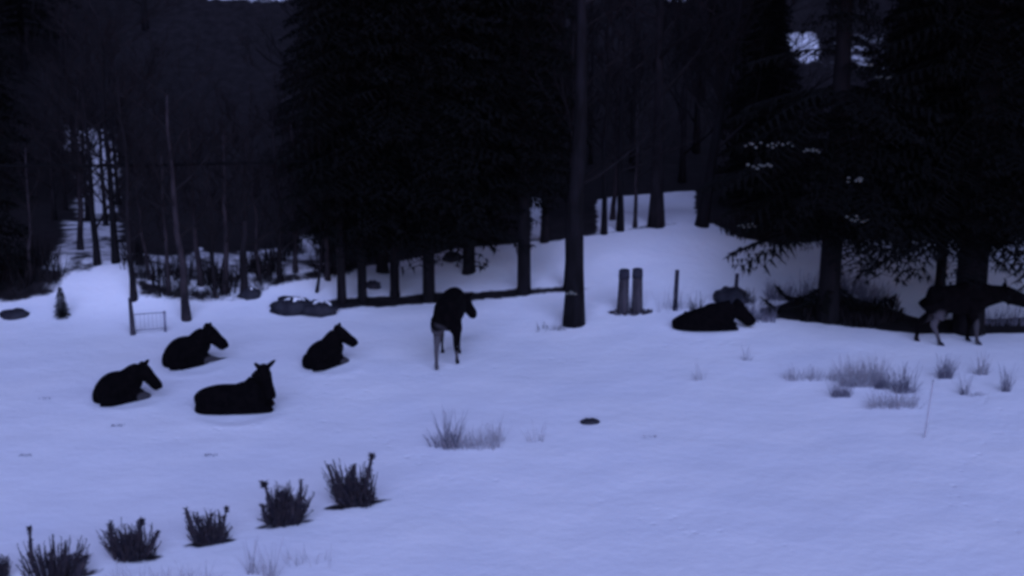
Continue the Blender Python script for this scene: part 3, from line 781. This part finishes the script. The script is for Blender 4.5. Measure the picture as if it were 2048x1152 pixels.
tuft(1890, 757, 52, 24, 12, 'small dense upright tuft below the hooves of the right moose', 119, 'stubble')
tuft(1964, 750, 52, 20, 13, 'slim pale tuft, upper one near the right edge', 68)
tuft(1928, 790, 50, 12, 14, 'thin upright wisp between the right edge tufts', 30, 'stubble')
tuft(2012, 784, 55, 16, 15, 'narrow pointed tuft closest to the right edge', 47, 'stubble')
tuft(1955, 792, 12, 40, 16, 'short flat stubble between two right edge wisps', 34)
tuft(1400, 762, 40, 26, 17, 'faint grass wisp in the open snow below the lying right moose', 14)
tuft(1494, 722, 34, 12, 18, 'tiny faint wisp near the lying right moose', 16)
for i, (u, v, lb) in enumerate(((52, 913, 'tiny dark grass tip at the far left of the open snow'), (422, 913, 'tiny dark grass tip between the near moose and the shrubs'),
                                (236, 853, 'tiny flat stubble below the leftmost moose'), (1300, 876, 'tiny pale stubble right of the dark lump'), (90, 800, 'tiny faint stubble left of the leftmost moose'))):
    tuft(u, v, 7, 24, 30+i, lb, 22, 'stubble' if i < 3 else 'grass')
tuft(508, 1150, 80, 26, 40, 'dry stems in front of the bank below the second shrub', 16, 'grass', wd=.008)
tuft(540, 1158, 80, 30, 41, 'dry stems in front of the bank under the round tufted shrub', 18, 'grass', wd=.008)
tuft(300, 1165, 40, 160, 42, 'thin dry stalks against the bank at the bottom edge', 40, 'grass', wd=.007)
tuft(410, 1165, 55, 90, 43, 'sparse dry stalks below the small three pronged shrub', 20, 'grass', wd=.006)
tuft(615, 1128, 40, 90, 44, 'faint stubble in the snow below the row of shrubs', 24)
# ghostly pale brushes left of the posts and at the mid field
tuft(1488, 606, 30, 40, 45, 'reddish twiggy brush behind the head of the lying right moose', 70, 'twig', 'brush around the fence posts', wd=.008)
tuft(1390, 622, 40, 26, 46, 'small twiggy sapling brush above the back of the lying right moose', 24, 'twig', 'brush around the fence posts', wd=.008)
tuft(1345, 620, 50, 70, 47, 'pale thin weeds around the first thin fence post', 26, 'grass', 'brush around the fence posts')
tuft(1105, 660, 20, 60, 48, 'low twigs left of the foot of the stout bare trunk', 36, 'twig', 'brush around the fence posts')

gfr = 'frosted brush under the big spruces'
for i, (u, v, hp_, wp, lb) in enumerate(((1520, 642, 44, 60, 'pale frosted brush between the lying right moose and the big spruce'), (1560, 600, 40, 50, 'pale frosted brush left of the big spruce trunk'),
        (1700, 590, 70, 60, 'pale frosted brush just right of the big spruce trunk'), (1745, 604, 50, 60, 'pale frosted brush midway between the two big spruce trunks'), (1620, 606, 60, 40, 'frosted brush touching the left side of the big spruce trunk'),
        (2010, 650, 40, 90, 'frosted brush under the head of the standing right moose'))):
    tuft(u, v, hp_, wp, 60+i, lb, 120, 'stubble', gfr, wd=.009)
# dark lump in the snow
def rock(u, v, sx, sy, sz, seed, label, cat='rock', capm=True, group=None, sink=.2, name='boulder'):
    rr = random.Random(seed); x, y, z = G(u, v)
    m = MB(); m.ell((0, 0, sz*(1-sink)*.6), (sx, sy, sz), nu=14, nv=9, jit=.17, rnd=rr)
    o = m.build(name, M['rock']); o.location = (x, y, z-.04); tag(o, label, cat, group)
    if capm:
        s = MB(); s.ell((sx*.08, 0.04, sz*(1-sink)*.6+sz*.5), (sx*.6, sy*.7, sz*.52), nu=18, nv=10, jit=.05, rnd=rr)
        s.build('snow_cap', M['snow'], o)
    return o
rock(1180, 846, .24, .14, .10, 1, 'low dark lump alone in the open snow, mid field', capm=False, name='dirt_lump', cat='lump')
gb = 'snow capped boulders at the foot of the wood'
rock(584, 622, .62, .4, .30, 2, 'snow capped boulder, left one of the pair by the wood edge', group=gb)
rock(637, 626, .55, .4, .26, 3, 'snow capped boulder, right one of the pair by the wood edge', group=gb)
rock(30, 632, .42, .3, .16, 4, 'low dark stone at far left on the snowy mound', group=gb, capm=False)
rock(500, 592, .35, .3, .2, 8, 'snow capped boulder farther left under the greyish slim tree', group=gb)
rock(1460, 606, .5, .35, .35, 5, 'dark half round rock beside the second thin fence post', group=gb, capm=False)
rock(745, 575, .24, .18, .17, 6, 'small dark stump between the first two middle trunks', capm=False, name='tree_stump', cat='stump')
rock(905, 520, .3, .3, .2, 7, 'small dark rock on the slope behind the standing moose', group=gb, capm=False)

# ------------------------------------------------------------------ posts, frame, stake, cable
def post(u, v, hpx, rad, label, group, name='fence_post', cap=False, lean=0, mt='post'):
    x, y, z = G(u, v); h = hpx/ppm(x, y)/.96
    r = empty(name, (x, y, z)); tag(r, label, 'post', group)
    m = MB(); n = 12 if cap else 8
    m.tube([(0, 0, -.3), (0, 0, 0), (lean*.5, 0, h*.5), (lean*.97, 0, h*.94), (lean, 0, h*.985)], [rad*1.12, rad*1.1, rad, rad*.94, rad*.93], n=n); m.build('shaft', M[mt], r)
    c = MB(); c.tube([(lean, 0, h*.98-.01), (lean, 0, h*.98+rad*.12), (lean, 0, h*.98+rad*.22)], [rad*1.0, rad*.96, rad*.8], n=n)
    c.build('post_top', M['posthead'], r)
    if cap:   # wire staples / collar of bare ground litter at the foot
        k = MB(); k.tube([(lean*.9, 0, h*.80), (lean*.95, 0, h*.985)], [rad*1.03, rad*.99], n=n); k.build('dark_band', M['posthead'], r)
    return r
gp = 'two thick gateposts'
post(1245, 625, 84, .155, 'thick grey wooden gatepost, left one of the close pair', gp, 'gatepost', True, lean=.03)
post(1274, 625, 85, .15, 'thick dark wooden gatepost, right one of the close pair', gp, 'gatepost', True, lean=-.01)
gf = 'thin fence posts'
post(1350, 621, 80, .065, 'thin dark fence post right of the gateposts', gf, mt='posthead', lean=.03)
post(1470, 606, 58, .06, 'thin dark fence post behind the lying right moose', gf, mt='posthead', lean=.03)
post(1849, 876, 118, .022, 'thin leaning pale stake in the snow below the right moose', 'thin stakes', 'stake', mt='grass', lean=.1)
# litter ring round the gateposts
m = MB(); rr = random.Random(9); x, y, z = G(1260, 626)
for _ in range(260):
    a = rr.uniform(0, 6.28); q = rr.random()**.5; px, py = x+math.cos(a)*q*.62, y+math.sin(a)*q*.25; zz = float(H(px, py))
    m.tri((px, py, zz-.01), (px+.05, py, zz+.01), (px+rr.uniform(-.1, .1), py+rr.uniform(-.05, .05), zz+rr.uniform(.02, .1)))
tag(m.build('dead_grass', M['shrub'], sm=False), 'dark matted grass round the feet of the gateposts', 'grass', kind='stuff')
# small wooden frame at left
x0, y0, z0 = G(266, 670); x1, y1, z1 = G(331, 664)
r = empty('wooden_frame', (x0, y0, z0)); tag(r, 'small rail and post hurdle at left behind the lying moose', 'hurdle')
L = x1-x0
m = MB(); m.tube([(0, 0, -.2), (0, 0, .45), (-.02, 0, 1.05)], [.085, .07, .05], n=8); m.build('post', M['post'], r)
m = MB(); m.tube([(L, y1-y0, -.2), (L, y1-y0, .62)], [.04, .035], n=8); m.build('post', M['stubble'], r)
for h in (.12, .58):
    m = MB(); m.tube([(-.05, -.02, h), (L+.05, y1-y0-.02, h+.01)], [.015, .015], n=6); m.build('rail', M['stubble'], r)
m = MB()
for i in range(1, 8): m.tube([(L*i/8, (y1-y0)*i/8, .1), (L*i/8, (y1-y0)*i/8, .6)], [.004, .004], n=4)
m.build('netting', M['stubble'], r)
# cable and its pole
x, y, z = G(684, 606)
def zrow(yy, v):
    a = (576-v)/FPX; return CAM_H + yy*(a*cp-sp_)/(cp+a*sp_)
top = zrow(y, 318)
r = empty('utility_pole', (x, y, z)); tag(r, 'brown wooden cable pole at the left end of the spruces', 'pole')
m = MB(); m.tube([(0, 0, -.3), (0, 0, 1), (0, 0, top+.3-z)], [.15, .13, .10], n=10); m.build('pole', M['bark_brown'], r)
m = MB(); m.tube([(0, -.12, top-z-.06), (0, -.12, top-z+.02), (0, -.12, top-z+.08)], [.03, .045, .02], n=8); m.build('insulator', M['posthead'], r)
pts = []
xl = (-500-1024)/FPX*(y*cp+8*sp_)
for i in range(25):
    q = i/24; pts.append((x+(xl-x)*q, y-.12, top-.35*4*q*(1-q)*.5+.0*q))
m = MB(); m.tube(pts, [.045]*25, n=6)
tag(m.build('overhead_cable', M['wire']), 'thin black cable crossing the dark hillside at upper left', 'cable')
